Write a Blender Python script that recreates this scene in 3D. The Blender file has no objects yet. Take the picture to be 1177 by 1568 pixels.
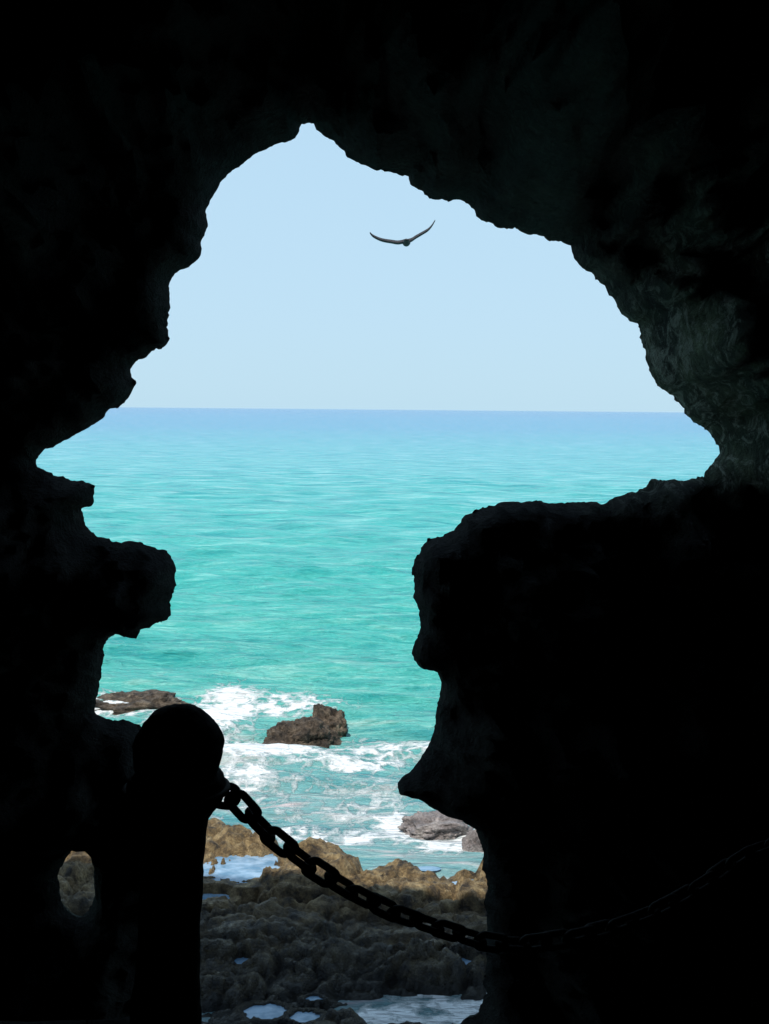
import bpy, bmesh, math, random
import numpy as np
from mathutils import Vector, Matrix, noise, geometry

random.seed(4); np.random.seed(4)
scene = bpy.context.scene
scene.view_settings.view_transform = 'Standard'
scene.view_settings.look = 'None'
scene.view_settings.exposure = 0

EYE = 8.0            # camera height above sea level
WALL_Y = 7.0         # distance of the cave mouth
FPX = 1681.0

# ------------------------------------------------------------------ camera
cd = bpy.data.cameras.new("camera")
cam = bpy.data.objects.new("camera", cd)
scene.collection.objects.link(cam)
M = Matrix.Rotation(math.radians(90 - 5.34), 3, 'X') @ Matrix.Rotation(math.radians(0.52), 3, 'Z')
cam.matrix_world = Matrix.Translation((0, 0, EYE)) @ M.to_4x4()
cd.sensor_fit = 'VERTICAL'; cd.sensor_height = 24; cd.lens = 24 * FPX / 1568
cd.clip_start = 0.05; cd.clip_end = 60000
scene.camera = cam

def ray(u, v):
    return M @ Vector(((u - 588.5) / FPX, -(v - 784) / FPX, -1))
def at_y(u, v, y):                 # measured point at forward distance y
    d = ray(u, v); return Vector((0, 0, EYE)) + d * (y / d.y)
def at_z(u, v, z=0.0):             # measured point at height z
    d = ray(u, v); return Vector((0, 0, EYE)) + d * ((z - EYE) / d.z)

def sstep(a, b, x):
    t = np.clip((x - a) / (b - a), 0, 1); return t * t * (3 - 2 * t)

# ------------------------------------------------------------------ materials
def new_mat(name):
    m = bpy.data.materials.new(name); m.use_nodes = True
    nt = m.node_tree; nt.nodes.clear()
    out = nt.nodes.new('ShaderNodeOutputMaterial')
    b = nt.nodes.new('ShaderNodeBsdfPrincipled')
    nt.links.new(b.outputs[0], out.inputs[0])
    return m, nt, b, out
def N(nt, t, **kw):
    n = nt.nodes.new(t)
    for k, v in kw.items(): setattr(n, k, v)
    return n
def ramp(nt, stops, fac=None, interp='LINEAR'):
    r = nt.nodes.new('ShaderNodeValToRGB'); cr = r.color_ramp; cr.interpolation = interp
    while len(cr.elements) < len(stops): cr.elements.new(0.5)
    for e, (p, c) in zip(cr.elements, stops):
        e.position = p; e.color = (c[0], c[1], c[2], 1)
    if fac is not None: nt.links.new(fac, r.inputs[0])
    return r
def tex_noise(nt, vec, scale, detail=8, rough=0.6, dist=0.0):
    n = N(nt, 'ShaderNodeTexNoise'); n.inputs['Scale'].default_value = scale
    n.inputs['Detail'].default_value = detail; n.inputs['Roughness'].default_value = rough
    n.inputs['Distortion'].default_value = dist
    nt.links.new(vec, n.inputs['Vector']); return n
def mapping(nt, vec, sc):
    m = N(nt, 'ShaderNodeMapping'); m.inputs['Scale'].default_value = sc
    nt.links.new(vec, m.inputs['Vector']); return m.outputs[0]
def mix(nt, a, b, f, mode='MIX'):
    m = N(nt, 'ShaderNodeMix', data_type='RGBA', blend_type=mode)
    for s, v in ((m.inputs[6], a), (m.inputs[7], b), (m.inputs[0], f)):
        if isinstance(v, (int, float)): s.default_value = v
        elif isinstance(v, tuple): s.default_value = (v[0], v[1], v[2], 1)
        else: nt.links.new(v, s)
    return m.outputs[2]
def math_n(nt, op, a, b=None, c=None, clamp=False):
    m = N(nt, 'ShaderNodeMath', operation=op); m.use_clamp = clamp
    for i, v in enumerate((a, b, c)):
        if v is None: continue
        if isinstance(v, (int, float)): m.inputs[i].default_value = v
        else: nt.links.new(v, m.inputs[i])
    return m.outputs[0]

def rock_mat(name, dark, mid, light, scale=1.0, rough=0.85, bump=0.6, bdist=0.08, spec=0.3, p=(0.35, 0.5, 0.68), crack=0.7):
    m, nt, b, out = new_mat(name)
    geo = N(nt, 'ShaderNodeNewGeometry'); P = geo.outputs['Position']
    n1 = tex_noise(nt, P, 1.3 * scale, 10, 0.65, 0.4)
    n2 = tex_noise(nt, P, 9 * scale, 8, 0.7)
    vo = N(nt, 'ShaderNodeTexVoronoi', feature='DISTANCE_TO_EDGE'); vo.inputs['Scale'].default_value = 2.5 * scale
    wv = tex_noise(nt, P, 3 * scale, 4)
    off = N(nt, 'ShaderNodeVectorMath', operation='ADD'); nt.links.new(P, off.inputs[0]); nt.links.new(wv.outputs['Color'], off.inputs[1])
    nt.links.new(off.outputs[0], vo.inputs['Vector'])
    c = ramp(nt, [(p[0], dark), (p[1], mid), (p[2], light)], n1.outputs['Fac'])
    sp = ramp(nt, [(0.3, (0.45,) * 3), (0.7, (1.3,) * 3)], n2.outputs['Fac'])
    col = mix(nt, c.outputs[0], sp.outputs[0], 1.0, 'MULTIPLY')
    cr = ramp(nt, [(0.0, (0.35,) * 3), (0.06, (1,) * 3)], vo.outputs['Distance'])
    col = mix(nt, col, cr.outputs[0], crack, 'MULTIPLY')
    nt.links.new(col, b.inputs['Base Color'])
    b.inputs['Roughness'].default_value = rough
    b.inputs['Specular IOR Level'].default_value = spec
    h = math_n(nt, 'ADD', math_n(nt, 'MULTIPLY', n2.outputs['Fac'], 0.6), n1.outputs['Fac'])
    h = math_n(nt, 'ADD', h, math_n(nt, 'MULTIPLY', cr.outputs[0], 0.25 * crack))
    bp = N(nt, 'ShaderNodeBump'); bp.inputs['Strength'].default_value = bump; bp.inputs['Distance'].default_value = bdist
    nt.links.new(h, bp.inputs['Height']); nt.links.new(bp.outputs[0], b.inputs['Normal'])
    return m, nt, b, col

# cave mouth rock: dark, algae-stained; daylight painted in as paler colour on the right shoulder, with lime streaks
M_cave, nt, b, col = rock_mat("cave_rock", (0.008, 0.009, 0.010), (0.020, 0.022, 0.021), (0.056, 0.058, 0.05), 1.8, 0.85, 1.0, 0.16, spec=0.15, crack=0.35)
geo = N(nt, 'ShaderNodeNewGeometry')
st = tex_noise(nt, mapping(nt, geo.outputs['Position'], (6, 2, 2.2)), 1.9, 10, 0.78, 1.6)
sr = ramp(nt, [(0.50, (0, 0, 0)), (0.58, (1, 1, 1))], st.outputs['Fac'])
sxx = N(nt, 'ShaderNodeSeparateXYZ'); nt.links.new(geo.outputs['Position'], sxx.inputs[0])
def rng(sock, a_, b_):
    r = N(nt, 'ShaderNodeMapRange', interpolation_type='SMOOTHSTEP'); r.inputs['From Min'].default_value = a_; r.inputs['From Max'].default_value = b_
    nt.links.new(sock, r.inputs['Value']); return r.outputs[0]
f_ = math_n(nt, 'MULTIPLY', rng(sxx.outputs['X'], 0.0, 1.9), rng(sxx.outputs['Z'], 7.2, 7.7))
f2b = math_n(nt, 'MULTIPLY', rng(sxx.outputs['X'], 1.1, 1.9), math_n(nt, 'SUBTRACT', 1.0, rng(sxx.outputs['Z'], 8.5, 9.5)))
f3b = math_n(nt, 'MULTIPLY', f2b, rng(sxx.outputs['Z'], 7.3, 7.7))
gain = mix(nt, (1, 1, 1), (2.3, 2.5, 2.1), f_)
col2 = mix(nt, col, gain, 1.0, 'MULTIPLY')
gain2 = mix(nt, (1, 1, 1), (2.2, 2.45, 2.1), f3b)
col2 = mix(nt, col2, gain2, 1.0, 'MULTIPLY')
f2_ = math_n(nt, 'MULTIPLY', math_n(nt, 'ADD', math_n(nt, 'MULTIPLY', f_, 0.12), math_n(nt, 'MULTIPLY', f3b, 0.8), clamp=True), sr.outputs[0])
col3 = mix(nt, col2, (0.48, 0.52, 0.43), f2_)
nt.links.new(col3, b.inputs['Base Color'])

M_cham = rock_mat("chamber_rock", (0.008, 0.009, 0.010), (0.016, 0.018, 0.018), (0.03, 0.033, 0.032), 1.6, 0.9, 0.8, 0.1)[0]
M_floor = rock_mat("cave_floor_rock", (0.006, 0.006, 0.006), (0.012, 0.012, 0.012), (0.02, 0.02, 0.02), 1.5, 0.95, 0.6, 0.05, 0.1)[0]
M_searock = rock_mat("sea_rock_stone", (0.035, 0.028, 0.022), (0.14, 0.105, 0.075), (0.36, 0.28, 0.2), 2.4, 0.6, 1.0, 0.14)[0]
M_pale = rock_mat("wet_pale_stone", (0.14, 0.12, 0.115), (0.32, 0.28, 0.27), (0.50, 0.45, 0.42), 1.8, 0.5, 0.9, 0.1, crack=0.4)[0]

# shore: ochre strip towards the sea edge; wetness and painted cliff shade darken the foot
M_shore, nt, b, col = rock_mat("shore_rock", (0.05, 0.034, 0.018), (0.29, 0.195, 0.085), (0.60, 0.44, 0.22), 3.2, 0.75, 1.0, 0.09, p=(0.37, 0.5, 0.66), crack=0.6)
geo = N(nt, 'ShaderNodeNewGeometry'); sx = N(nt, 'ShaderNodeSeparateXYZ'); nt.links.new(geo.outputs['Position'], sx.inputs[0])
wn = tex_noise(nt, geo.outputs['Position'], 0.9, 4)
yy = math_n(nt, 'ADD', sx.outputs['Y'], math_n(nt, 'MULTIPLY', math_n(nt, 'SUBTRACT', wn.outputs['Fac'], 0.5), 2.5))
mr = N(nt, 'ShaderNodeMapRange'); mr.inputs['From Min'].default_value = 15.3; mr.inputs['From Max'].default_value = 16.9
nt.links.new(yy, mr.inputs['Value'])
wet_shade = mix(nt, col, (0.25, 0.27, 0.27), 1.0, 'MULTIPLY')
c2 = mix(nt, wet_shade, col, mr.outputs[0])
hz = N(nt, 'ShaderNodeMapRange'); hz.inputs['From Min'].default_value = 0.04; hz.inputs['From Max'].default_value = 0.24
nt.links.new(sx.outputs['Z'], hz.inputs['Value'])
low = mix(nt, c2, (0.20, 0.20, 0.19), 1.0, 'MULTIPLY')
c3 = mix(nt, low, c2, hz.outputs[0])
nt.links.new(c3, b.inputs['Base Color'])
rr = N(nt, 'ShaderNodeMapRange'); rr.inputs['To Min'].default_value = 0.22; rr.inputs['To Max'].default_value = 0.6
nt.links.new(mr.outputs[0], rr.inputs['Value']); nt.links.new(rr.outputs[0], b.inputs['Roughness'])
b.inputs['Specular IOR Level'].default_value = 0.6

# ------------------------------------------------------------------ mesh helpers
def mesh_obj(name, verts, faces, mat, smooth=True, parent=None):
    me = bpy.data.meshes.new(name)
    me.from_pydata([tuple(v) for v in verts], [], [tuple(f) for f in faces])
    me.update()
    if smooth: me.polygons.foreach_set('use_smooth', [True] * len(me.polygons))
    if mat: me.materials.append(mat)
    o = bpy.data.objects.new(name, me); scene.collection.objects.link(o)
    if parent: o.parent = parent
    return o
def grid_mesh(name, X, Y, Z, mat, smooth=True):
    ny, nx = X.shape
    co = np.stack([X, Y, Z], -1).reshape(-1, 3).astype(np.float32)
    i = np.arange(ny * nx).reshape(ny, nx)
    q = np.stack([i[:-1, :-1], i[:-1, 1:], i[1:, 1:], i[1:, :-1]], -1).reshape(-1, 4)
    me = bpy.data.meshes.new(name)
    me.vertices.add(len(co)); me.vertices.foreach_set('co', co.ravel())
    me.loops.add(q.size); me.loops.foreach_set('vertex_index', q.ravel().astype(np.int32))
    me.polygons.add(len(q)); me.polygons.foreach_set('loop_start', (np.arange(len(q)) * 4).astype(np.int32))
    me.update(calc_edges=True); me.validate()
    me.polygons.foreach_set('use_smooth', [smooth] * len(me.polygons))
    me.materials.append(mat)
    o = bpy.data.objects.new(name, me); scene.collection.objects.link(o)
    return o

# ------------------------------------------------------------------ cave mouth
OUT = [(462,192),(482,194),(487,205),(505,215),(530,237),(560,254),(590,265),(622,272),(640,290),(658,301),(690,306),(706,308),
(722,325),(733,338),(770,347),(800,355),(840,367),(872,377),(880,392),(895,410),(925,434),(935,455),(950,478),(977,495),(983,520),
(990,550),(1000,580),(1025,600),(1050,632),(1075,655),(1095,672),(1101,690),(1095,712),(1078,732),(1040,735),(1000,740),(965,755),
(925,771),(880,768),(850,770),(800,769),(740,774),(712,785),(690,812),(655,827),(643,845),(632,870),(630,905),(638,925),(645,962),
(635,985),(630,1003),(642,1020),(668,1032),(674,1045),(668,1075),(665,1120),(650,1150),(630,1178),(610,1198),(612,1215),(640,1225),
(665,1240),(700,1255),(728,1268),(738,1290),(742,1340),(745,1400),(747,1450),(742,1490),(742,1525),(728,1550),(700,1575),(680,1640),
(640,1740),(560,1830),(420,1850),(300,1800),(255,1700),(262,1600),(258,1500),(266,1400),(262,1300),(268,1220),(250,1160),(215,1115),
(185,1105),(148,1095),(145,1068),(155,1030),(158,990),(172,973),(208,972),(225,963),(243,945),(260,938),(268,900),(265,870),(257,847),
(235,838),(200,828),(148,824),(132,805),(126,780),(143,770),(145,742),(125,738),(85,729),(57,712),(65,693),(100,675),(140,655),
(170,630),(190,617),(202,590),(201,565),(225,543),(255,520),(261,495),(260,440),(268,420),(290,410),(305,390),(308,372),(317,355),
(316,320),(328,290),(345,270),(380,247),(420,222),(450,212)]
HOLE = [(90,1345),(95,1322),(112,1302),(132,1300),(142,1325),(143,1365),(137,1392),(118,1404),(98,1388)]

def densify(poly, seed, step=0.014):
    P = [at_y(u, v, WALL_Y) for u, v in poly]
    P = [Vector((p.x, p.z)) for p in P]
    n = len(P); res = []
    for i in range(n):
        p0, p1, p2, p3 = P[i - 1], P[i], P[(i + 1) % n], P[(i + 2) % n]
        k = max(2, int((p2 - p1).length / step))
        for j in range(k):
            t = j / k
            c = 0.5 * ((2 * p1) + (p2 - p0) * t + (2 * p0 - 5 * p1 + 4 * p2 - p3) * t * t + (3 * p1 - p0 - 3 * p2 + p3) * t ** 3)
            l = p1.lerp(p2, t)
            q = c * 0.4 + l * 0.6
            nx = noise.fractal(Vector((q.x * 6, q.y * 6, seed)), 0.6, 2.1, 6)
            nz = noise.fractal(Vector((q.x * 6, q.y * 6, seed + 9)), 0.6, 2.1, 6)
            rgh = 0.6 + 0.9 * noise.noise(Vector((q.x * 1.1, q.y * 1.1, seed + 3)))
            res.append(q + Vector((nx, nz)) * 0.027 * max(0.2, rgh + 0.3))
    return res
polys = [densify(OUT, 1.3), densify(HOLE, 4.2)]

def seg_dist(pts, poly):
    A = np.array([tuple(p) for p in poly]); B = np.roll(A, -1, 0); D = B - A
    L = (D ** 2).sum(1) + 1e-12
    out = np.empty(len(pts))
    for s in range(0, len(pts), 1500):
        p = pts[s:s + 1500, None, :]
        t = np.clip(((p - A) * D).sum(2) / L, 0, 1)
        out[s:s + 1500] = np.sqrt((((A + t[..., None] * D) - p) ** 2).sum(2).min(1))
    return out
def inside(pts, poly):
    A = np.array([tuple(p) for p in poly]); B = np.roll(A, -1, 0)
    res = np.zeros(len(pts), bool)
    for (x1, y1), (x2, y2) in zip(A, B):
        c = ((y1 > pts[:, 1]) != (y2 > pts[:, 1]))
        if not c.any(): continue
        xi = (x2 - x1) * (pts[:, 1] - y1) / (y2 - y1 + 1e-15) + x1
        res ^= c & (pts[:, 0] < xi)
    return res

g = 0.045
gx, gz = np.meshgrid(np.arange(-3.4, 3.41, g), np.arange(2.0, 11.6, g))
P1 = np.stack([gx.ravel(), gz.ravel()], 1); P1 += (np.random.rand(*P1.shape) - 0.5) * g * 0.5
gx, gz = np.meshgrid(np.arange(-34, 34.1, 0.8), np.arange(-1.2, 18.0, 0.8))
P2 = np.stack([gx.ravel(), gz.ravel()], 1)
core = (np.abs(P2[:, 0]) < 3.7) & (P2[:, 1] > 1.6) & (P2[:, 1] < 11.9)
P2 = P2[~core]; P2 += (np.random.rand(*P2.shape) - 0.5) * 0.5
pts = np.concatenate([P1, P2])
dist = np.minimum(seg_dist(pts, polys[0]), seg_dist(pts, polys[1]))
ins = inside(pts, polys[0]) | inside(pts, polys[1])
pts = pts[(~ins) & (dist > g * 0.45)]
verts2 = [Vector(p) for p in pts]
edges = []
for poly in polys:
    s = len(verts2); n = len(poly)
    verts2 += poly
    edges += [(s + i, s + (i + 1) % n) for i in range(n)]
vo, eo, fo, *_ = geometry.delaunay_2d_cdt(verts2, edges, [], 0, 1e-5)
V2 = np.array([tuple(v) for v in vo]); F2 = np.array([f for f in fo if len(f) == 3])
cen = V2[F2].mean(1)
F2 = F2[~(inside(cen, polys[0]) | inside(cen, polys[1]))]
a = V2[F2]; area = (a[:, 1, 0] - a[:, 0, 0]) * (a[:, 2, 1] - a[:, 0, 1]) - (a[:, 2, 0] - a[:, 0, 0]) * (a[:, 1, 1] - a[:, 0, 1])
F2[area < 0] = F2[area < 0][:, ::-1]
d = np.minimum(seg_dist(V2, polys[0]), seg_dist(V2, polys[1])); d[d < 1e-3] = 0
X, Z = V2[:, 0], V2[:, 1]
def fr(x, y, z, H=0.7, o=6): return noise.fractal(Vector((x, y, z)), H, 2.1, o)
nA = np.array([fr(x * 0.8, z * 0.8, 3.1) for x, z in V2])
nB = np.array([fr(x * 2.6, z * 2.6, 7.7, 0.5, 7) for x, z in V2])
nR = np.array([noise.ridged_multi_fractal(Vector((x * 1.3 + 0.5 * z, z * 1.1, 2.2)), 0.8, 2.1, 6, 1.0, 2.0) for x, z in V2])
nC = np.array([noise.voronoi(Vector((x * 1.7 + .3 * b_, z * 1.3 + .3 * b_, 1.1)))[0][0] for (x, z), b_ in zip(V2, nB)])
upR = sstep(-0.3, 1.4, X) * sstep(7.4, 7.9, Z)
top = sstep(8.6, 9.4, Z)
slope = 0.5 + 2.4 * upR + 1.2 * top * (1 - upR)
lip = 0.16 * np.sqrt(np.clip(d / 0.12, 0, 1))
run = slope * 1.5 * (1 - np.exp(-d / 1.5)) + 0.25 * np.clip(d, 0, 4)
w = sstep(0.0, 0.4, d)
amp = 1 + 1.3 * upR
Fd = lip + run + w * amp * (0.45 * nA + 0.24 * nB + 0.22 * (nR - 1.0) - 0.38 * (nC - 0.4)) + sstep(0, .08, d) * 0.06 * nB
Fd = np.maximum(Fd, np.minimum(d * 0.5, 0.3))
Gd = 0.10 * np.sqrt(np.clip(d / 0.12, 0, 1)) + 0.75 * 1.2 * (1 - np.exp(-d / 1.2)) + w * (0.25 * np.abs(nA) + 0.1 * nB)
far = sstep(1.5, 6, d); Gd += far * (1.2 * nA)
Gd = np.maximum(Gd, np.minimum(d * 0.3, 0.3))
nv = len(V2)
jx = w * 0.06 * nB
Zc = Z + np.clip(Z - 12.5, 0, 20) * 0.9 * sstep(-8.4, -9.4, X)      # unseen cliff top raised on the left to shade rocks behind the hole
front = np.stack([X + jx, WALL_Y - Fd, Zc + jx * 0.6], 1)
back = np.stack([X, WALL_Y + Gd, Zc], 1)
rim = d == 0
idxb = np.where(rim, np.arange(nv), np.arange(nv) + nv)
faces = [tuple(f) for f in F2] + [tuple(f) for f in idxb[F2][:, ::-1]]
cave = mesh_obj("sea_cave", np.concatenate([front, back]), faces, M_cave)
bm = bmesh.new(); bm.from_mesh(cave.data)
bmesh.ops.delete(bm, geom=[v for v in bm.verts if not v.link_faces], context='VERTS')
bm.to_mesh(cave.data); bm.free()

# chamber around and behind the viewer (walls, vault, closed back)
na, nl = 120, 50
th = np.linspace(0, 2 * np.pi, na + 1); ly = np.concatenate([np.linspace(6.95, -9, nl), [-9.6, -9.9, -10]])
sc = np.concatenate([np.ones(nl), [0.8, 0.4, 0.0]])
CX = np.zeros((len(ly), na + 1)); CY = CX.copy(); CZ = CX.copy()
for j, (y, s) in enumerate(zip(ly, sc)):
    for i, t in enumerate(th):
        c, sn = math.cos(t), math.sin(t)
        x = math.copysign(abs(c) ** 0.6, c) * 7.2 * s; z = 7.2 + math.copysign(abs(sn) ** 0.6, sn) * 6.6 * s
        n = 0.7 * noise.fractal(Vector((x * .4, y * .4, z * .4)), 0.8, 2, 5) * (1 if s > 0.1 else 0)
        CX[j, i] = x * (1 + n / 7); CY[j, i] = y; CZ[j, i] = z + (z - 7.2) * n / 7
CX[:, -1] = CX[:, 0]; CZ[:, -1] = CZ[:, 0]
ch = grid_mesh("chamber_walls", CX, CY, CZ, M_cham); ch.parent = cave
# ledge floor inside the cave, dropping away before the mouth
xs = np.arange(-7.2, 7.21, 0.09); ys = np.concatenate([np.arange(-9, 1.6, 0.2), np.arange(1.6, 6.9, 0.06)])
FX, FY = np.meshgrid(xs, ys); FZ = np.zeros_like(FX)
for j in range(FX.shape[0]):
    for i in range(FX.shape[1]):
        x, y = FX[j, i], FY[j, i]
        n = noise.fractal(Vector((x * 1.2, y * 1.2, 0)), 0.7, 2, 5)
        edge = 2.95 + 0.15 * n + 1.7 * float(sstep(1.35, 1.9, np.array(x))) + 0.3 * float(sstep(-.3, -.7, np.array(x)))
        e = float(sstep(edge, edge + 0.28, np.array(y)))
        FZ[j, i] = 6.12 + 0.05 * n - e * (5.6 + 0.4 * n)
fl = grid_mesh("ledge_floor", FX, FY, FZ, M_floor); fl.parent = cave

# ------------------------------------------------------------------ rocky shore
pools = []   # (x, y, rx, ry, level)
for (u, v, ru, ry_, lev) in [(380,1328,68,0.5,0.3),(330,1376,24,0.2,0.18),(618,1352,20,0.13,0.2),(722,1360,26,0.3,0.2),
                             (405,1550,30,0.16,0.06),(372,1472,12,0.08,0.16),(470,1558,24,0.12,0.06),(300,1340,20,0.3,0.2),
                             (690,1474,30,0.12,0.1),(480,1530,14,0.06,0.08),(655,1330,14,0.07,0.2),(735,1440,14,0.1,0.16)]:
    p = at_z(u, v, lev); pools.append((p.x, p.y, ru / FPX * p.y, ry_, lev))
def cells(x, y, s, seed):
    dd, pp = noise.voronoi(Vector((x * s, y * s, seed)))
    r = noise.noise(pp[0] * 7.31)
    return dd[1] - dd[0], min(1, abs(r) * 2.2), dd[0], pp[0]
def shore_h(x, y):
    n1 = noise.fractal(Vector((x * .5, y * .5, 1)), 0.9, 2, 4)
    wx = x + 0.22 * noise.noise(Vector((x * 1.5, y * 1.5, 5))) + 0.04 * noise.noise(Vector((x * 7, y * 7, 8)))
    wy = y + 0.22 * noise.noise(Vector((x * 1.5, y * 1.5, 15))) + 0.04 * noise.noise(Vector((x * 7, y * 7, 18)))
    e1, r1, q1, c1 = cells(wx * 0.75, wy * 1.45, 0.95, 0.2)
    e2, r2, q2, c2 = cells(wx * 0.8, wy * 1.3, 2.4, 3.3)
    e3, r3, q3, c3 = cells(wx, wy, 6.0, 6.3)
    n3 = noise.fractal(Vector((x * 8, y * 8, 2)), 0.75, 2.1, 5)
    n4 = noise.fractal(Vector((x * 1.8, y * 1.8, 12)), 0.8, 2.1, 4)
    edge = 18.15 + 0.35 * n1 + 1.5 * max(0, min(1, (-x - 1.5) / 1.6)) + 0.35 * noise.noise(Vector((x * 1.7, 0, 0)))
    t = max(0, min(1, (y - edge + 0.2) / 1.1)); t = t * t * (3 - 2 * t)
    b1 = min(1, max(0, e1) * 6) ** 0.5; b2 = min(1, max(0, e2) * 4) ** 0.5; b3 = min(1, max(0, e3) * 3) ** 0.5
    near = max(0, min(1, (15.3 - y) / 1.5))
    # every slab gets its own gentle tilt
    tx = math.sin(c1.x * 12.9) * 0.30; ty = math.sin(c1.y * 9.7 + c1.x) * 0.26
    tl = tx * (wx * 0.75 * 0.95 - c1.x) + ty * (wy * 1.45 * 0.95 - c1.y)
    tl2 = math.sin(c2.x * 22.9) * 0.06 * (wx * 0.8 * 2.4 - c2.x) + math.sin(c2.y * 19.7) * 0.06 * (wy * 1.3 * 2.4 - c2.y)
    h = 0.07 + 0.10 * n1 + b1 * (0.09 + 0.26 * r1 + 0.5 * tl) + b2 * (0.04 + 0.09 * r2 + 0.5 * tl2) + b3 * 0.03 * r3 + 0.06 * n4 - 0.05 * q2 * q2
    h -= near * (0.27 + 0.22 * max(0, min(1, (x + 0.9) / 1.4)))
    h += 0.13 * math.exp(-((y - edge + 0.6) / 0.6) ** 2)
    st_ = 0.10; k = h / st_ + 0.4 * n1; f0 = math.floor(k); f = k - f0; f = f * f * f * (f * (6 * f - 15) + 10)
    h = 0.6 * h + 0.4 * (f0 + f - 0.4 * n1) * st_ + 0.034 * n3
    for (px, py, rx, ry, lev) in pools:
        q = ((x - px) / rx) ** 2 + ((y - py) / ry) ** 2
        if q < 5:
            k = max(0, min(1, (q + 1.1 * n4 + 0.6 * n3 - 0.85) / 0.45))
            h = (lev - 0.08) * (1 - k) + max(h, lev + 0.03 if q < 3 else h) * k
    return h * (1 - t) - 1.2 * t
xs = list(np.arange(-5.5, 4.5, 0.035))
s = 0.05; x = xs[-1]
while x < 36: s *= 1.08; x += s; xs.append(x)
s = 0.05; x = xs[0]; lft = []
while x > -36: s *= 1.08; x -= s; lft.append(x)
xs = np.array(lft[::-1] + xs)
ys = np.concatenate([np.arange(6, 12.8, 0.2), np.arange(12.8, 21.5, 0.035), np.arange(21.5, 26, 0.5)])
GX, GY = np.meshgrid(xs, ys)
GZ = np.array([shore_h(a_, b_) for a_, b_ in zip(GX.ravel(), GY.ravel())]).reshape(GX.shape)
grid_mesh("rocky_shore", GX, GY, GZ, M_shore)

mp, nt, b, out = new_mat("pool_water")
geo = N(nt, 'ShaderNodeNewGeometry')
pn = tex_noise(nt, mapping(nt, geo.outputs['Position'], (2, 3, 2)), 1.6, 5)
pr = ramp(nt, [(0.38, (0.12, 0.25, 0.38)), (0.62, (0.32, 0.47, 0.62))], pn.outputs['Fac'])  # pale blue sky reflection partly painted into the base colour
nt.links.new(pr.outputs[0], b.inputs['Base Color']); b.inputs['Roughness'].default_value = 0.08
b.inputs['IOR'].default_value = 1.45; b.inputs['Specular IOR Level'].default_value = 1.0
nn = tex_noise(nt, mapping(nt, geo.outputs['Position'], (4, 8, 4)), 1.5, 4)
bp = N(nt, 'ShaderNodeBump'); bp.inputs['Strength'].default_value = 0.4; bp.inputs['Distance'].default_value = 0.04
nt.links.new(nn.outputs['Fac'], bp.inputs['Height']); nt.links.new(bp.outputs[0], b.inputs['Normal'])
pv, pf = [], []
for (px, py, rx, ry, lev) in pools:
    s = len(pv); k = 24
    pv += [(px + 1.5 * rx * math.cos(2 * math.pi * i / k), py + 1.5 * ry * math.sin(2 * math.pi * i / k), lev) for i in range(k)]
    pf.append(tuple(range(s, s + k)))
mesh_obj("tide_pool_water", pv, pf, mp, smooth=False)

# ------------------------------------------------------------------ rocks in the surf
def make_rock(name, c, dims, seed, mat, flat=0.55, tilt=0.0, rot=0.0):
    bm = bmesh.new(); bmesh.ops.create_icosphere(bm, subdivisions=6, radius=1)
    rnd = random.Random(seed)
    planes = [(Vector((rnd.uniform(-1, 1), rnd.uniform(-1, 1), rnd.uniform(-.2, 1))).normalized(), rnd.uniform(.62, .85)) for _ in range(16)]
    planes.append((Vector((tilt, 0, 1)).normalized(), flat))
    for v in bm.verts:
        p = v.co.copy()
        for n, dd in planes:
            o = p.dot(n) - dd
            if o > 0: p -= n * o * 0.92
        q = p * 1.4 + Vector((seed * 3.1, 0, 0))
        k = 0.22 * noise.fractal(q * 1.3, 0.75, 2.1, 7) + 0.05 * noise.ridged_multi_fractal(q * 2.5, .8, 2.1, 5, 1, 2)
        lay = 0.035 * math.sin(p.z * 22 + 3 * noise.noise(q))
        p += v.co * (k + lay)
        v.co = Vector((p.x * dims[0], p.y * dims[1], p.z * dims[2]))
    me = bpy.data.meshes.new(name); bm.to_mesh(me); bm.free()
    me.polygons.foreach_set('use_smooth', [True] * len(me.polygons)); me.materials.append(mat)
    o = bpy.data.objects.new(name, me); scene.collection.objects.link(o)
    o.location = c; o.rotation_euler = (0, 0, rot)
    return o
def sea_rock(name, u, v, w_px, h, seed, mat, depth=0.8, **kw):
    p = at_z(u, v, 0.0); wd = w_px / FPX * p.y / 2
    make_rock(name, (p.x, p.y + depth * wd * 0.6, -0.1 * h), (wd * 1.2, wd * depth * 1.2, h), seed, mat, **kw)
sea_rock("sea_rock", 460, 1137, 104, 0.78, 3, M_searock, 0.8, flat=0.5, tilt=-0.12)
sea_rock("sea_rock.001", 503, 1118, 58, 0.78, 8, M_searock, 0.9, flat=0.6, tilt=0.1)
sea_rock("sea_rock.002", 208, 1090, 150, 0.6, 5, M_searock, 0.6, flat=0.5, tilt=-0.1)
sea_rock("sea_rock.003", 664, 1272, 96, 0.34, 12, M_pale, 0.8, flat=0.6)
sea_rock("sea_rock.004", 738, 1308, 50, 0.5, 15, M_pale, 0.8, flat=0.7)

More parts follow.
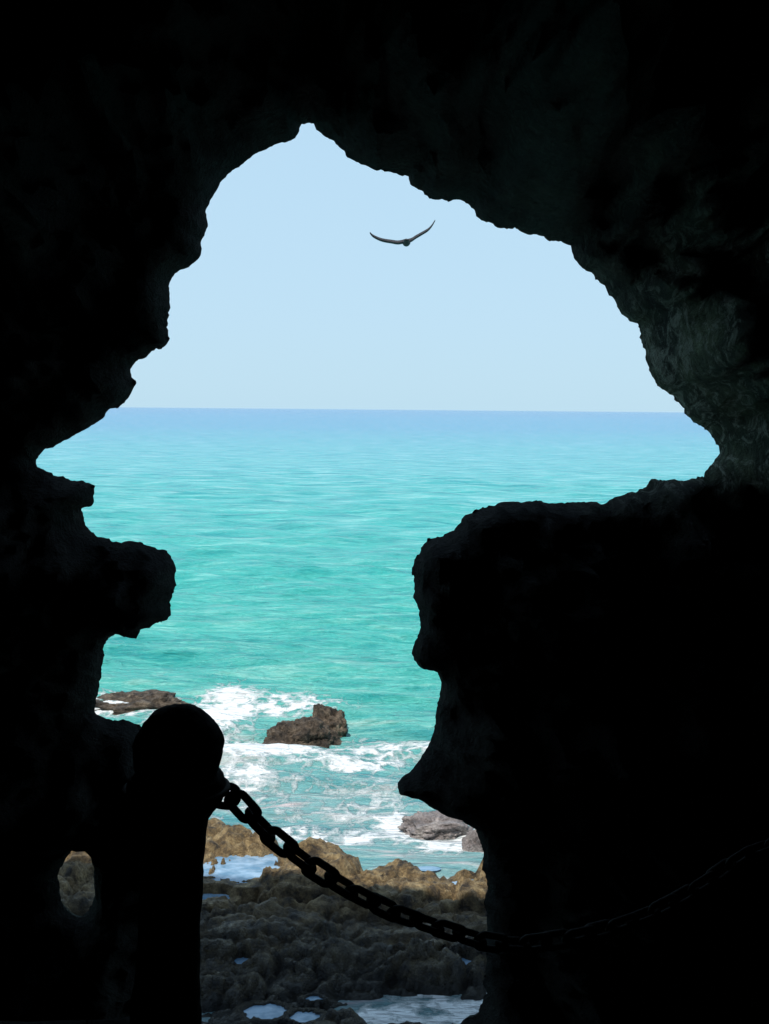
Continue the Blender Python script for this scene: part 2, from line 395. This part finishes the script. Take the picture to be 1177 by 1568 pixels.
# ------------------------------------------------------------------ sea
ys = [8.5]
while ys[-1] < 26000:
    y = ys[-1]; ys.append(y + max(0.07, y * y / (8 * FPX) * 1.3 if y < 2500 else y * 0.3))
ys = np.array(ys); nc = 480
k = np.linspace(-1, 1, nc)
SX = (ys[:, None] + 8) * (k[None, :] * 0.9); SY = np.repeat(ys[:, None], nc, 1); SZ = np.zeros_like(SX)
row_sp = np.gradient(ys)[:, None]; col_sp = (ys[:, None] + 8) * 1.8 / nc
wxp = SX + 0.4 * np.sin(SY * 0.21 + 0.4 * np.sin(SX * .13))
wyp = SY + 0.4 * np.sin(SX * 0.27 + 1.3) + 0.2 * np.sin(SX * 0.71 + SY * 0.23)
rs = np.random.RandomState(11)
for _ in range(100):
    lam = 10 ** rs.uniform(math.log10(0.4), math.log10(7.0)); ang = rs.normal(0.06, 0.33)
    kx, ky = math.sin(ang) * 2 * math.pi / lam, math.cos(ang) * 2 * math.pi / lam
    amp_ = 0.0155 * lam ** 0.7
    fade = sstep(2.0, 4.5, lam / np.maximum(row_sp * abs(math.cos(ang)), col_sp * abs(math.sin(ang)) + 1e-6))
    group = 0.55 + 0.6 * np.sin(SX * rs.uniform(.1, .5) + SY * rs.uniform(.05, .3) + rs.uniform(0, 6))
    ph = wxp * kx + wyp * ky + rs.uniform(0, 6.28)
    SZ += amp_ * fade * group * (1 - 1.6 * np.abs(np.sin(ph * 0.5)) ** 1.2)
SZ *= np.clip((SY - 12) / 14, 0.2, 1)
SZ -= SZ[(SY < 40)].mean() * (SY < 200)
sea_fo = np.zeros_like(SX)
def blob(u, v, rx, ry, a):
    p = at_z(u, v, 0); q = ((SX - p.x) / rx) ** 2 + ((SY - p.y) / ry) ** 2
    np.maximum(sea_fo, a * np.exp(-q), out=sea_fo)
blob(345,1085,1.1,2.6,1.2); blob(395,1155,2.0,1.3,1.3); blob(440,1080,1.8,1.2,0.9); blob(300,1110,1.6,1.8,1.1); blob(575,1150,1.4,1.2,.95); blob(520,1175,2.2,.8,.85)
blob(620,1258,1.0,.9,1.15); blob(700,1290,1.2,.8,1.2); blob(420,1270,2.5,.6,.65); blob(640,1150,1.6,1.0,.8); blob(180,1085,2.2,1.3,1.)
blob(700,1530,1.1,1.0,1.0); blob(600,1560,1.0,.6,.95); blob(540,1240,3,1.0,.6); blob(160,1180,5,5,.6); blob(850,1200,5,4,.7); blob(530,1285,1.5,.5,.9)
blob(600,1275,1.2,.5,1.1); blob(360,1195,1.6,1.0,.85)
np.maximum(sea_fo, 0.48 * np.exp(-((SY - 23.0) / 3.6) ** 2), out=sea_fo)
M_sea, nt, b, out = new_mat("sea_water")
geo = N(nt, 'ShaderNodeNewGeometry'); P = geo.outputs['Position']
sx = N(nt, 'ShaderNodeSeparateXYZ'); nt.links.new(P, sx.inputs[0])
lg = math_n(nt, 'LOGARITHM', math_n(nt, 'MAXIMUM', sx.outputs['Y'], 5.0), 10.0)
big = tex_noise(nt, mapping(nt, P, (0.012, 0.05, 1)), 1.0, 5, 0.6)
lg2 = math_n(nt, 'ADD', lg, math_n(nt, 'MULTIPLY', math_n(nt, 'SUBTRACT', big.outputs['Fac'], 0.5), 0.25))
fac = math_n(nt, 'DIVIDE', math_n(nt, 'SUBTRACT', lg2, 1.1), 2.4, clamp=True)
dep = ramp(nt, [(0.0, (0.18, 0.28, 0.30)), (0.10, (0.19, 0.41, 0.41)), (0.155, (0.08, 0.44, 0.38)), (0.24, (0.055, 0.44, 0.39)),
                (0.40, (0.08, 0.465, 0.46)), (0.53, (0.09, 0.42, 0.48)), (0.66, (0.09, 0.33, 0.48)), (1.0, (0.09, 0.27, 0.45))], fac)
ch1 = tex_noise(nt, mapping(nt, P, (0.5, 2.6, 1)), 1.0, 5, 0.62, 0.15)
ch2 = tex_noise(nt, mapping(nt, P, (0.035, 0.24, 1)), 1.0, 7, 0.72, 0.1)
ch3 = tex_noise(nt, mapping(nt, P, (0.17, 0.95, 1)), 1.0, 5, 0.65, 0.1)
nearf = N(nt, 'ShaderNodeMapRange'); nearf.inputs['From Min'].default_value = 1.6; nearf.inputs['From Max'].default_value = 2.15
nt.links.new(lg, nearf.inputs['Value'])
nearmix = mix(nt, ch1.outputs['Fac'], ch3.outputs['Fac'], nearf.outputs[0])
chm = math_n(nt, 'ADD', math_n(nt, 'ADD', math_n(nt, 'MULTIPLY', nearmix, 0.50), math_n(nt, 'MULTIPLY', ch2.outputs['Fac'], 0.18)), math_n(nt, 'MULTIPLY', ch3.outputs['Fac'], 0.32))
chr_ = ramp(nt, [(0.41, (0.35, 0.72, 0.79)), (0.48, (0.85, 0.95, 0.96)), (0.53, (1.2, 1.04, 1.04)), (0.60, (3.0, 1.27, 1.28))], chm)  # bright and dark sides of ripples painted into the water colour
wc = mix(nt, dep.outputs[0], chr_.outputs[0], 1.0, 'MULTIPLY')
at = N(nt, 'ShaderNodeAttribute', attribute_name='foam')
f1 = tex_noise(nt, mapping(nt, P, (0.9, 1.2, 1)), 1.1, 10, 0.68, 1.2)
f2 = N(nt, 'ShaderNodeTexVoronoi', feature='DISTANCE_TO_EDGE'); f2.inputs['Scale'].default_value = 2.2
wv = tex_noise(nt, P, 1.6, 5); off = N(nt, 'ShaderNodeVectorMath', operation='ADD'); nt.links.new(P, off.inputs[0]); nt.links.new(wv.outputs['Color'], off.inputs[1])
nt.links.new(off.outputs[0], f2.inputs['Vector'])
lace = math_n(nt, 'MULTIPLY', math_n(nt, 'SUBTRACT', 0.12, f2.outputs['Distance']), 0.9)
fm = math_n(nt, 'ADD', math_n(nt, 'MULTIPLY', at.outputs['Fac'], 0.60), math_n(nt, 'ADD', f1.outputs['Fac'], lace))
fr_ = N(nt, 'ShaderNodeMapRange'); fr_.inputs['From Min'].default_value = 0.77; fr_.inputs['From Max'].default_value = 1.02
nt.links.new(fm, fr_.inputs['Value'])
foam = fr_.outputs[0]
col = mix(nt, wc, (0.82, 0.85, 0.85), foam)
nt.links.new(col, b.inputs['Base Color'])
rg = N(nt, 'ShaderNodeMapRange'); rg.inputs['To Min'].default_value = 0.2; rg.inputs['To Max'].default_value = 0.7
nt.links.new(foam, rg.inputs['Value']); nt.links.new(rg.outputs[0], b.inputs['Roughness'])
b.inputs['IOR'].default_value = 1.33
bh = math_n(nt, 'ADD', math_n(nt, 'MULTIPLY', tex_noise(nt, mapping(nt, P, (1.6, 4.2, 1)), 1.0, 6, 0.6, .3).outputs['Fac'], 0.2),
            math_n(nt, 'MULTIPLY', ch2.outputs['Fac'], 1.2))
bh = math_n(nt, 'ADD', bh, math_n(nt, 'MULTIPLY', ch3.outputs['Fac'], 0.45))
bh = math_n(nt, 'ADD', bh, math_n(nt, 'MULTIPLY', foam, 0.08))
bp = N(nt, 'ShaderNodeBump'); bp.inputs['Strength'].default_value = 0.9; bp.inputs['Distance'].default_value = 1.0
nt.links.new(bh, bp.inputs['Height']); nt.links.new(bp.outputs[0], b.inputs['Normal'])
sea = grid_mesh("sea", SX, SY, SZ, M_sea)
at_ = sea.data.attributes.new('foam', 'FLOAT', 'POINT'); at_.data.foreach_set('value', sea_fo.astype(np.float32).ravel())

# ------------------------------------------------------------------ chain posts
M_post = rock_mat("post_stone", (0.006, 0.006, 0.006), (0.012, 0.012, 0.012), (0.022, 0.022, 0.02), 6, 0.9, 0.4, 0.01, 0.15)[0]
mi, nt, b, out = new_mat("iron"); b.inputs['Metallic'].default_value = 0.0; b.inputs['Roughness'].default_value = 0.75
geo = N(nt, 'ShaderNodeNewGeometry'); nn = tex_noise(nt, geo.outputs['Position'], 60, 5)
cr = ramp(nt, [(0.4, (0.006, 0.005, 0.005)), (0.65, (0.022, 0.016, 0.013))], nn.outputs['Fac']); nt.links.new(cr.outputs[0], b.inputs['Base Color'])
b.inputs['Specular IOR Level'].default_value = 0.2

def torus_link(c, tang, side, L, W, r, vs, fs, ns=28, nr=10):
    tang = tang.normalized(); side = (side - tang * side.dot(tang)).normalized(); up = tang.cross(side)
    s0 = len(vs); st = L / 2 - W / 2
    for i in range(ns):
        a_ = 2 * math.pi * i / ns
        cx = math.cos(a_) * W / 2; cy = math.sin(a_) * W / 2
        cx += st if math.cos(a_) > 0 else -st
        rad = Vector((math.cos(a_), math.sin(a_)))
        for j in range(nr):
            b_ = 2 * math.pi * j / nr
            rr_ = math.cos(b_) * r
            vs.append(c + tang * (cx + rad.x * rr_) + side * (cy + rad.y * rr_) + up * (math.sin(b_) * r))
    for i in range(ns):
        for j in range(nr):
            fs.append((s0 + i * nr + j, s0 + ((i + 1) % ns) * nr + j, s0 + ((i + 1) % ns) * nr + (j + 1) % nr, s0 + i * nr + (j + 1) % nr))

def make_post(name, base, top_off, ring_dir, seed):
    emp = bpy.data.objects.new(name, None); scene.collection.objects.link(emp); emp.location = base
    prof = [(-0.5,.115),(0,.112),(.15,.1),(.3,.092),(.5,.088),(.62,.090),(.68,.098),(.705,.114),(.725,.134),(.745,.140),(.78,.141),(.80,.134),(.812,.114),
            (.83,.120),(.86,.127),(.89,.127),(.92,.120),(.95,.104),(.975,.081),(.99,.056),(1.0,.028),(1.003,0.0)]
    prof2 = []
    for (h0, r0), (h1, r1) in zip(prof, prof[1:]):
        kk = 3 if h1 > .65 else 8
        for j in range(kk): t = j / kk; prof2.append((h0 + (h1 - h0) * t, r0 + (r1 - r0) * t))
    prof2.append(prof[-1])
    H = top_off.z; vs, fs, k_ = [], [], 56
    for h, r in prof2:
        for i in range(k_):
            a_ = 2 * math.pi * i / k_
            p = Vector((math.cos(a_) * r, math.sin(a_) * r, h * H))
            n = noise.fractal(p * 9 + Vector((seed, 0, 0)), .6, 2, 6)
            rr_ = 1 + 0.055 * n
            lean = max(0, h)
            vs.append(Vector((p.x * rr_ + top_off.x * lean, p.y * rr_ + top_off.y * lean, p.z + 0.004 * n)))
    for j in range(len(prof2) - 1):
        for i in range(k_):
            fs.append((j * k_ + i, j * k_ + (i + 1) % k_, (j + 1) * k_ + (i + 1) % k_, (j + 1) * k_ + i))
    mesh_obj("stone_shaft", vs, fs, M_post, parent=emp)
    vs, fs = [], []
    zc = H * .765
    c = Vector((top_off.x * .77, top_off.y * .77, zc))
    torus_link(c + ring_dir * 0.147, ring_dir, Vector((0, 0, 1)), 0.075, 0.06, 0.012, vs, fs)
    torus_link(c, Vector((1, 0, 0)), Vector((0, 1, 0)), 0.292, 0.292, 0.010, vs, fs, ns=48)
    mesh_obj("iron_ring", vs, fs, mi, parent=emp)
    return emp, Vector(base) + c + ring_dir * 0.175
PY = 3.1
topp = at_y(276, 1081, PY); basep = at_y(250, 1568, PY)
Hh = topp.z - 6.10
base = Vector((basep.x, PY, 6.10))
rd = Vector((0.93, 0.30, -0.25)).normalized()
post, ring = make_post("chain_post", base, Vector((topp.x - basep.x, 0, Hh)), rd, 2.0)
e2 = at_y(1200, 1272, 4.3)
b2 = Vector((e2.x + 0.17, 4.3, 5.95))
rd2 = Vector((-0.93, -0.25, -0.25)).normalized()
post2, ring2 = make_post("chain_post.001", b2, Vector((0, 0, (e2.z - 5.95) / .765 + 0.03)), rd2, 9.0)

cp = [(405,1270),(465,1318),(530,1360),(600,1395),(670,1420),(742,1441),(800,1446),(870,1436),(940,1419),(1010,1392),(1080,1352),(1145,1308)]
pts3 = [ring]
for (u, v) in cp:
    f = (u - 345) / (1200 - 345); pts3.append(at_y(u, v, ring.y + (ring2.y - ring.y) * f))
pts3.append(ring2)
dense = []
for i in range(len(pts3) - 1):
    p0 = pts3[max(i - 1, 0)]; p1 = pts3[i]; p2 = pts3[i + 1]; p3 = pts3[min(i + 2, len(pts3) - 1)]
    for j in range(30):
        t = j / 30
        dense.append(0.5 * ((2 * p1) + (p2 - p0) * t + (2 * p0 - 5 * p1 + 4 * p2 - p3) * t * t + (3 * p1 - p0 - 3 * p2 + p3) * t ** 3))
dense.append(pts3[-1])
cum = [0]
for a_, b_ in zip(dense, dense[1:]): cum.append(cum[-1] + (b_ - a_).length)
nl_ = int(cum[-1] / 0.094); pitch = cum[-1] / nl_
def along(s):
    s = max(0, min(cum[-1] - 1e-6, s))
    i = int(np.searchsorted(cum, s, 'right')) - 1
    t = (s - cum[i]) / max(1e-9, cum[i + 1] - cum[i]); return dense[i].lerp(dense[i + 1], t)
vs, fs = [], []
for i in range(nl_):
    s = (i + 0.5) * pitch
    c = along(s); tg = along(s + 0.03) - along(s - 0.03)
    ang = math.radians(15 + 90 * (i % 2) + random.uniform(-14, 14))
    n0 = tg.normalized().cross(Vector((0, 1, 0))).normalized(); n1_ = tg.normalized().cross(n0)
    torus_link(c, tg, n0 * math.cos(ang) + n1_ * math.sin(ang), pitch + 0.026, 0.054, 0.0125, vs, fs)
mesh_obj("iron_chain", vs, fs, mi)

# ------------------------------------------------------------------ gull
mg, nt, b, out = new_mat("gull_plumage"); b.inputs['Roughness'].default_value = 0.8
tc = N(nt, 'ShaderNodeTexCoord'); nn = tex_noise(nt, tc.outputs['Object'], 14, 5)
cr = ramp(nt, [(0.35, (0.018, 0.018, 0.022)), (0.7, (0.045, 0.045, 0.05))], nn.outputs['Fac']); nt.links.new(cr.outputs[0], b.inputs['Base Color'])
mb, nt, b, out = new_mat("gull_beak"); b.inputs['Base Color'].default_value = (0.2, 0.13, 0.03, 1)
GY_ = 22.0
gc = at_y(622, 371, GY_)
gull = bpy.data.objects.new("seagull", None); scene.collection.objects.link(gull); gull.location = gc
vs, fs = [], []
sec = [(-.27,.045,.008,0.01),(-.22,.05,.014,0.008),(-.15,.045,.03,0),(-.07,.065,.055,0),(.02,.082,.074,0),(.10,.074,.07,0),(.17,.048,.05,.012),(.21,.042,.044,.02),(.25,.042,.042,.024),(.28,.03,.03,.022),(.30,.012,.013,.018)]
for (y, rx, rz, zc) in sec:
    for i in range(16):
        a_ = 2 * math.pi * i / 16; vs.append((math.cos(a_) * rx, y, zc + math.sin(a_) * rz))
for j in range(len(sec) - 1):
    for i in range(16): fs.append((j * 16 + i, j * 16 + (i + 1) % 16, (j + 1) * 16 + (i + 1) % 16, (j + 1) * 16 + i))
fs.append(tuple(range(16))[::-1])
body = mesh_obj("body", vs, fs, mg, parent=gull)
vs = [(.0, .29, .026), (-.008, .29, .01), (.008, .29, .01), (0, .345, .008)]
mesh_obj("beak", vs, [(0, 1, 3), (1, 2, 3), (2, 0, 3)], mb, parent=gull)
def wing(name, pix):
    st = []
    for k_, (u, v) in enumerate(pix): st.append(at_y(u, v, GY_) - gc)
    n = len(st); fine = []
    for i in range(n - 1):
        p0 = st[max(i - 1, 0)]; p1 = st[i]; p2 = st[i + 1]; p3 = st[min(i + 2, n - 1)]
        for j in range(6):
            t = j / 6; fine.append(0.5 * ((2 * p1) + (p2 - p0) * t + (2 * p0 - 5 * p1 + 4 * p2 - p3) * t * t + (3 * p1 - p0 - 3 * p2 + p3) * t ** 3))
    fine.append(st[-1])
    vs, fs = [], []; m = len(fine)
    for i, p in enumerate(fine):
        t = i / (m - 1)
        chord = 0.20 * (1 - t) ** 0.45 + 0.012; sweep = 0.10 * math.sin(min(1, t / .4) * math.pi / 2) - 0.26 * max(0, t - .4)
        th_ = 0.036 * (1 - t) ** 0.4 + 0.014
        tilt = 0.18
        for (cy, cz) in [(.5, 0), (.38, .5), (.1, .6), (-.2, .35), (-.5, 0), (-.2, -.15), (.1, -.45), (.38, -.5)]:
            vs.append((p.x, p.y + sweep + cy * chord, p.z + cz * th_ * 1.6 + cy * chord * tilt))
    for i in range(m - 1):
        for j in range(8): fs.append((i * 8 + j, i * 8 + (j + 1) % 8, (i + 1) * 8 + (j + 1) % 8, (i + 1) * 8 + j))
    fs += [tuple(range(8)), tuple(range((m - 1) * 8, m * 8))]
    mesh_obj(name, vs, fs, mg, parent=gull)
wing("left_wing", [(622,369),(610,371),(598,369),(585,367),(576,364),(570,361),(566,357)])
wing("right_wing", [(622,370),(630,367),(637,362),(646,357),(655,352),(661,346),(666,338)])

# ------------------------------------------------------------------ sky + sun
EL, AZ = 62.0, 207.0
wd = bpy.data.worlds.new("World"); scene.world = wd; wd.use_nodes = True
nt = wd.node_tree; nt.nodes.clear()
o = nt.nodes.new('ShaderNodeOutputWorld'); bg = nt.nodes.new('ShaderNodeBackground'); sk = nt.nodes.new('ShaderNodeTexSky')
sk.sky_type = 'NISHITA'; sk.sun_disc = False; sk.sun_elevation = math.radians(EL); sk.sun_rotation = math.radians(AZ)
sk.air_density = 1.0; sk.dust_density = 0.5; sk.ozone_density = 2.0
# pale marine haze thickening towards the horizon
STR = 0.12
tc = nt.nodes.new('ShaderNodeTexCoord'); sp = nt.nodes.new('ShaderNodeSeparateXYZ'); nt.links.new(tc.outputs['Generated'], sp.inputs[0])
hr = ramp(nt, [(0.0, (0.96,) * 3), (0.3, (0.85,) * 3), (1.0, (0.25,) * 3)], sp.outputs['Z'])
hc = ramp(nt, [(0.0, (0.52, 0.75, 0.895)), (0.08, (0.53, 0.76, 0.93)), (0.35, (0.54, 0.79, 0.99))], sp.outputs['Z'])
hs = mix(nt, hc.outputs[0], (1 / STR,) * 3, 1.0, 'MULTIPLY')
cm = mix(nt, sk.outputs[0], hs, hr.outputs[0])
bg.inputs[1].default_value = STR
nt.links.new(cm, bg.inputs[0]); nt.links.new(bg.outputs[0], o.inputs[0])
sl = bpy.data.lights.new("sun", 'SUN'); sl.energy = 4.2; sl.angle = math.radians(0.5); sl.color = (1, 0.96, 0.9)
so = bpy.data.objects.new("sun", sl); scene.collection.objects.link(so)
dirv = Vector((math.sin(math.radians(AZ)) * math.cos(math.radians(EL)), math.cos(math.radians(AZ)) * math.cos(math.radians(EL)), math.sin(math.radians(EL))))
so.rotation_euler = dirv.to_track_quat('Z', 'Y').to_euler(); so.location = (0, 0, 60)
